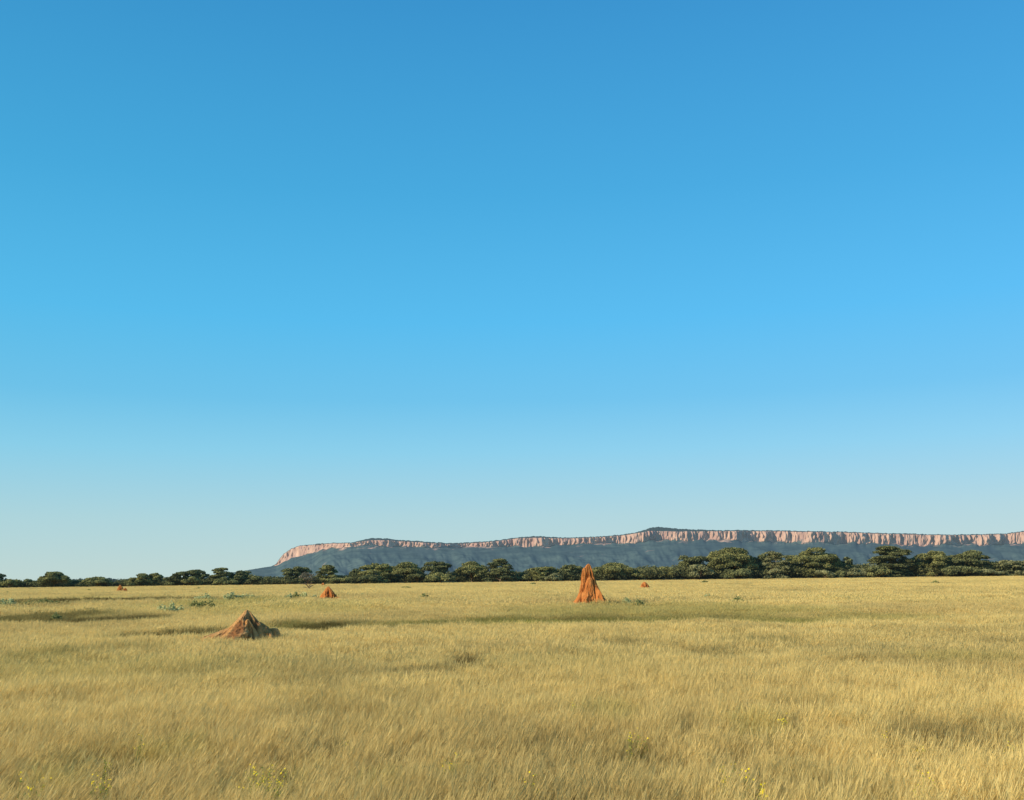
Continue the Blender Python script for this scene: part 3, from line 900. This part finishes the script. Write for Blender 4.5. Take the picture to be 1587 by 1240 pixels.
def field_maps(x, y):
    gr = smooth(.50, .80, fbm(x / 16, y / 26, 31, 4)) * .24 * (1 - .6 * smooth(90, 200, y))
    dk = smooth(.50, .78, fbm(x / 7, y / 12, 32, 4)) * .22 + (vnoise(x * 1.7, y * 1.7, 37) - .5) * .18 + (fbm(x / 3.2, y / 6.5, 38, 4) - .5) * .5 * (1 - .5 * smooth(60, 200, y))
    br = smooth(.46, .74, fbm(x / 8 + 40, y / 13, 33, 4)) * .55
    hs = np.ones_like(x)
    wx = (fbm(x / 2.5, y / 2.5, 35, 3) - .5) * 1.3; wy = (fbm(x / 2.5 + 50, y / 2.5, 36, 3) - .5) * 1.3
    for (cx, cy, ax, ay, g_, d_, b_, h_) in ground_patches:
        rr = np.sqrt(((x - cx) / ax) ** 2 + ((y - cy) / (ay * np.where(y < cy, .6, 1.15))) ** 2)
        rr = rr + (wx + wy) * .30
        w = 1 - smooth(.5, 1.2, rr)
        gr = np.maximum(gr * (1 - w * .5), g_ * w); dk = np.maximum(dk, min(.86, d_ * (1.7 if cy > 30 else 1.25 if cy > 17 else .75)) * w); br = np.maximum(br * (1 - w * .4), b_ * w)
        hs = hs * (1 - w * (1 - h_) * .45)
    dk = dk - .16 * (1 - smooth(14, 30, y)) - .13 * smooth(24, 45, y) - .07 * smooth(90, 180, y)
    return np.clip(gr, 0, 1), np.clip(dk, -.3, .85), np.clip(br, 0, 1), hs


def field_points(d0, d1, density, seed, margin=1.18, jitter=0):
    """random points between two distances inside the view wedge (plus a margin); density per m2 as a function of distance"""
    r = np.random.default_rng(seed)
    half = math.tan(math.atan(PW / 2 / F)) * margin
    n = int((half * (d1 ** 2 - d0 ** 2)) * density)
    y = np.sqrt(r.uniform(d0 ** 2, d1 ** 2, n)); x = r.uniform(-1, 1, n) * (half * y + 1.2)
    keep = np.ones(n, bool)
    for (mx_, my_, ax, ay) in MOUND_ZONES:
        keep &= ((x - mx_) / ax) ** 2 + ((y - my_) / ay) ** 2 > .8 + .5 * r.uniform(0, 1, n)
        # thinner right in front of a mound so that its foot shows
    return x[keep], y[keep], r


def do_grass(name, d0, d1, dens, seed, coll, nproto, smin, smax, label):
    x, y, r = field_points(d0, d1, dens, seed)
    z = terrain(x, y)
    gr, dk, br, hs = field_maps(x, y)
    n = len(x)
    hn = .80 + .42 * fbm(x / 3.0, y / 3.0, 51, 3)
    s = r.uniform(smin, smax, n)
    sc = np.stack([s, s, s * hs * hn], -1)
    px_ = x / np.maximum(y, 1)
    lean = .20 - .30 * px_ + .28 * (fbm(x / 5, y / 6, 61, 3) - .5)
    rot = np.stack([r.normal(size=n) * .06, lean * .75 + r.normal(size=n) * .08, r.normal(size=n) * .55], -1)
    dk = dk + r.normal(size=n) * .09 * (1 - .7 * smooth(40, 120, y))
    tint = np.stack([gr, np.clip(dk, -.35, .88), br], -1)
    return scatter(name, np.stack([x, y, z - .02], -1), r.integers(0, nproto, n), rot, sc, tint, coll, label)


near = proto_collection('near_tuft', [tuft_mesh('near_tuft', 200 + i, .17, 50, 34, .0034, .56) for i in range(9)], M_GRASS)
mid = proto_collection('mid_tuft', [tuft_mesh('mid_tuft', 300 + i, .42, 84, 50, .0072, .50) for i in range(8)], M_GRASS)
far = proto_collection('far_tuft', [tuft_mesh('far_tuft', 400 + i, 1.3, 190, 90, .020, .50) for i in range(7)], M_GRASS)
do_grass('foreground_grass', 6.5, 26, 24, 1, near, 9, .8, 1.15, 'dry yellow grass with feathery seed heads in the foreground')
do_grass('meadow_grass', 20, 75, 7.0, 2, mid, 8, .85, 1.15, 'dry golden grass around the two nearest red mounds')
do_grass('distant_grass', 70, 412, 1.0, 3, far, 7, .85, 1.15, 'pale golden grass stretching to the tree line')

# ------------------------------------------------------------------ shrubs in the field
def shrub(px, py, wpx, hpx, mat, label, cat='shrub', name='field_shrub', group='grey green shrubs in the field', spiky=True, seed=0):
    """py = where its foot meets the grass tops"""
    d = gd(px, py, .42)
    p = at_y(px, py, d)
    gz = tz(p.x, d)
    W = wpx * 1.25 / F * d; H = hpx / F * d + (p.z - gz) * .95 + .32
    r = np.random.default_rng(int(px * 7 + py * 3) + seed)
    root = empty(name, (p.x, d, gz), label, cat, group)
    k = int(12 + W * 11); tb = Tubes(); cs = []; ns = []; sz = []
    leaf = max(.04, d * .0010)
    for i in range(k):
        a = r.uniform(0, 2 * math.pi); q = math.sqrt(r.uniform(0, 1))
        bx, by = math.cos(a) * q * W * .33, math.sin(a) * q * W * .28
        h = H * r.uniform(.6, 1.0) * (1 - .35 * q)
        tx, ty = bx * 1.45, by * 1.4
        tb.tube([(bx * .5, by * .5, 0), ((bx + tx) / 2, (by + ty) / 2, h * .6), (tx, ty, h)], [.012, .009, .004], 4)
        m_ = int(14 + 26 * H)
        t = r.uniform(.25, 1.05, m_)
        c = np.stack([bx * .5 + (tx - bx * .5) * t, by * .5 + (ty - by * .5) * t, h * t], -1) + r.normal(size=(m_, 3)) * np.array([.05, .05, .03]) * (W ** .5 + .3)
        cs.append(c)
        nr = unit(np.stack([c[:, 0] / max(W, .1), c[:, 1] / max(W, .1) - .4, r.uniform(0, 1, m_) * (.5 if spiky else 1)], -1) + r.normal(size=(m_, 3)) * .5)
        ns.append(nr); sz.append(leaf * r.uniform(.6, 1.5, m_))
    c = np.concatenate(cs); c[:, 2] = np.maximum(c[:, 2], .02)
    v, f = leaf_quads(c, np.concatenate(ns), np.concatenate(sz), .9, r)
    cc = np.repeat(np.clip(c[:, 2] / H * .7 + r.uniform(-.2, .3, len(c)), 0, 1), 4)
    obj('foliage', mesh_np('foliage', v, f, False, {'c': cc}), mat, root)
    obj('stem', tb.mesh('stem'), M_STEM, root)
    return root


SH = [
 (10, 943, 22, 15, 'g', 'tall grey green shrub at the left edge of the field'),
 (48, 941, 18, 6, 'd', 'low olive shrub between the left edge and a darker low shrub'),
 (72, 941, 34, 10, 'd', 'wide dark olive shrub right of the left edge shrub'),
 (85, 958, 16, 3, 'd', 'small green shrub rising from the dark grass band at left'),
 (251, 950, 13, 12, 'g', 'upright pale shrub leftmost of the cluster above the wide mound'),
 (265, 951, 17, 12, 'g', 'second pale shrub of the cluster above the wide mound'),
 (279, 950, 10, 8, 'g', 'smallest pale shrub in the cluster above the wide mound'),
 (302, 945, 18, 11, 'd', 'dark green shrub in the middle of the cluster above the wide mound'),
 (320, 946, 22, 13, 'd', 'broad dark green shrub directly above and left of the wide mound'),
 (318, 933, 26, 9, 'g', 'pale shrub standing behind the broad dark one'),
 (358, 933, 18, 12, 'g', 'tall pale green shrub above the wide mound peak'),
 (378, 932, 20, 10, 'g', 'pale green shrub right of the tall one above the mound peak'),
 (393, 932, 12, 9, 'g', 'small grey green shrub at right end of the row above the mound peak'),
 (449, 931, 18, 7, 'g', 'low pale shrub left of a darker one by the small cone mound'),
 (460, 931, 10, 10, 'd', 'narrow dark green shrub left of the small cone mound'),
 (472, 931, 14, 8, 'g', 'pale shrub closest to the left side of the small cone mound'),
 (486, 931, 8, 6, 'g', 'tiny pale shrub just left of the small cone mound'),
 (972, 939, 12, 9, 'g', 'pale thin shrub right of the tall red mound'),
 (990, 941, 14, 7, 'd', 'dark green shrub, second right of the tall red mound'),
 (1141, 934, 18, 7, 'd', 'lone olive shrub in the pale field right of the mounds'),
 (1096, 928, 14, 5, 'g', 'faint pale shrub left of the lone olive shrub'),
 (630, 914, 14, 3.4, 'd', 'flat dark tuft in the far field under the dark tiered acacia'),
 (562, 926, 8, 4, 'g', 'faint small tuft right of the small cone mound'),
 (657, 928, 14, 4, 'd', 'low brownish green tuft in the open field left of centre'),
 (11, 921, 9, 2.2, 'd', 'flat dark tuft near the left edge in the far field'),
 (137, 917, 5, 2, 'd', 'tiny dark tuft under the low wide dome acacia'),
 (308, 915, 7, 2, 'd', 'tiny dark tuft under the layered dark acacia'),
 (826, 907, 7, 2, 'd', 'tiny dark tuft at the far edge left of the tall mound'),
 (1091, 904, 10, 2.2, 'd', 'small dark tuft at the far edge under the largest acacia'),
 (1450, 905, 9, 2.6, 'd', 'small dark tuft at the far edge under the long low pair of crowns'),
]
for (px, py, w, h, k, lb) in SH:
    shrub(px, py, w, h, M_SHRUB if k == 'g' else M_SHRUB_DARK, lb)

# bare dead bush in the far field
dd = gd(477, 914)
p = at_y(477, 914, dd)
gz = tz(p.x, dd)
tb = Tubes(); r = np.random.default_rng(5)
tb.tube([(0, 0, -.1), (.05, 0, .7), (.12, .05, 1.3)], [.13, .10, .06], 6)
for i in range(16):
    a = r.uniform(0, 2 * math.pi); z0 = r.uniform(.3, 1.2); L = r.uniform(.7, 1.7)
    e = Vector((math.cos(a) * L, math.sin(a) * L, z0 + r.uniform(.2, 1.1)))
    tb.tube([(0.08, 0, z0), Vector((.08, 0, z0)).lerp(e, .5) + Vector((0, 0, .15)), e], [.05, .035, .015], 4)
    for j in range(3):
        s = Vector((.08, 0, z0)).lerp(e, r.uniform(.4, .9)); e2 = s + Vector((r.normal() * .4, r.normal() * .4, r.uniform(.1, .5)))
        tb.tube([s, e2], [.022, .01], 4)
o = obj('dead_bush', tb.mesh('dead_bush'), M_TWIG, None, (p.x, dd, gz))
tag(o, 'leafless dark dead bush in the far field left of the small cone mound', 'dead bush')

# ------------------------------------------------------------------ yellow flowering weeds
def weed(px, py, wpx, nst, nflow, label, fl=.011, seed=0):
    d = gd(px, py, .5)
    p = at_y(px, py, d); gz = tz(p.x, d)
    W = wpx / F * d
    r = np.random.default_rng(int(px) + seed)
    root = empty('flowering_weed', (p.x, d, gz), label, 'wildflower', 'yellow flowering weeds in the foreground')
    tb = Tubes(); cs = []; fc = []; 
    H = .63
    for i in range(nst):
        bx, by = r.normal() * W * .28, r.normal() * W * .28
        h = H * r.uniform(.75, 1.08); tx, ty = bx * 1.3 + r.normal() * .04 + .06, by * 1.3 + r.normal() * .04
        tb.tube([(bx, by, 0), ((bx + tx) / 2 - .01, (by + ty) / 2, h * .55), (tx, ty, h)], [.0035, .003, .002], 4)
        t = r.uniform(.4, 1, 16)
        cs.append(np.stack([bx + (tx - bx) * t, by + (ty - by) * t, h * t], -1) + r.normal(size=(16, 3)) * .018)
        for j in range(nflow):
            fc.append((tx + r.normal() * .03, ty + r.normal() * .03, h + r.normal() * .035))
    c = np.concatenate(cs)
    v, f = leaf_quads(c, unit(r.normal(size=c.shape) + np.array([0, -.5, .4])), .016 * r.uniform(.6, 1.4, len(c)), .6, r)
    obj('foliage', mesh_np('foliage', v, f, False, {'c': np.repeat(r.uniform(.3, 1, len(c)), 4)}), M_WEED, root)
    obj('stem', tb.mesh('stem'), M_STEM, root)
    # each blossom: five petals round a centre, tilted
    vs = []; fs = []; n = 0
    for q in fc:
        q = np.array(q); nr = unit(np.array([r.normal() * .5 - .3, -.7 + r.normal() * .4, .8])); a = unit(np.cross(nr, np.array([1, .2, .1]))); b = np.cross(nr, a)
        s = (fl * .72 if fl < .015 else fl) * r.uniform(.7, 1.3)
        for k in range(5):
            w = 2 * math.pi * k / 5
            u = a * math.cos(w) + b * math.sin(w); w2 = -a * math.sin(w) + b * math.cos(w)
            vs += [q, q + u * s * .7 - w2 * s * .42 + nr * s * .15, q + u * s * 1.25 + nr * s * .1, q + u * s * .7 + w2 * s * .42 + nr * s * .15]
            fs.append((n, n + 1, n + 2, n + 3)); n += 4
    obj('blossom', mesh_np('blossom', np.array(vs), np.array(fs)), M_PETAL, root)
    return root


WD = [
 (1172, 1232, 12, 4, 4, .0155, 'weed with the largest bright yellow blossoms at the bottom edge'),
 (1156, 1222, 12, 3, 5, .012, 'yellow-flowered weed just left of the brightest blossoms at the bottom'),
 (1107, 1222, 16, 6, 4, .010, 'slender yellow weed left of the bright pair at the bottom edge'),
 (1114, 1205, 10, 4, 3, .009, 'small yellow weed above the slender one near the bottom'),
 (400, 1213, 30, 16, 4, .009, 'dense lime-yellow weed at the bottom, left part of the foreground'),
 (424, 1222, 20, 10, 3, .009, 'lime-yellow weed right beside the dense one at the bottom left'),
 (32, 1228, 12, 4, 4, .011, 'yellow-flowered weed in the bottom left corner'),
 (146, 1222, 18, 7, 4, .009, 'pale yellow weed between the corner weed and the dense one'),
 (160, 1188, 10, 4, 2, .009, 'small yellow weed above the pale one in the left foreground'),
 (690, 1190, 12, 6, 3, .009, 'yellow weed in the lower middle of the foreground'),
 (682, 1205, 10, 5, 2, .009, 'small greenish weed just under the lower middle yellow one'),
 (982, 1155, 14, 6, 3, .010, 'yellow weed with upright stems below the tall mound, in the foreground'),
 (968, 1162, 10, 3, 2, .009, 'tiny yellow weed left of the upright-stemmed one'),
 (884, 1103, 8, 3, 3, .012, 'single yellow flower stalk farther back below the tall mound'),
 (1366, 1140, 10, 3, 3, .011, 'yellow weed left of the dark grass patch at right'),
 (1212, 1126, 14, 4, 3, .011, 'pale yellow weed between two darker grass patches at right'),
 (1415, 1160, 10, 3, 3, .011, 'yellow weed inside the dark grass patch at right'),
 (1560, 1160, 10, 3, 3, .011, 'yellow weed close to the right edge in the foreground'),
 (1422, 1228, 12, 5, 3, .009, 'greenish yellow weed at the bottom edge toward the right'),
 (820, 1224, 12, 5, 3, .010, 'yellow-green weed at the bottom edge near the middle'),
 (208, 1160, 12, 4, 2, .009, 'faint yellow weed in the left foreground above the others'),
 (528, 1158, 8, 3, 2, .010, 'faint yellow weed left of the lower middle one'),
]
for (px, py, w, ns_, nf, fl, lb) in WD:
    weed(px, py, w, ns_, nf, lb, fl)

# ------------------------------------------------------------------ render settings
scene.view_settings.view_transform = 'Standard'
scene.view_settings.look = 'None'
scene.view_settings.exposure = 0
scene.view_settings.gamma = 1
scene.render.engine = 'CYCLES'
scene.cycles.use_denoising = True
scene.cycles.max_bounces = 5
scene.cycles.diffuse_bounces = 3
scene.cycles.transparent_max_bounces = 8
scene.render.filter_size = 1.5
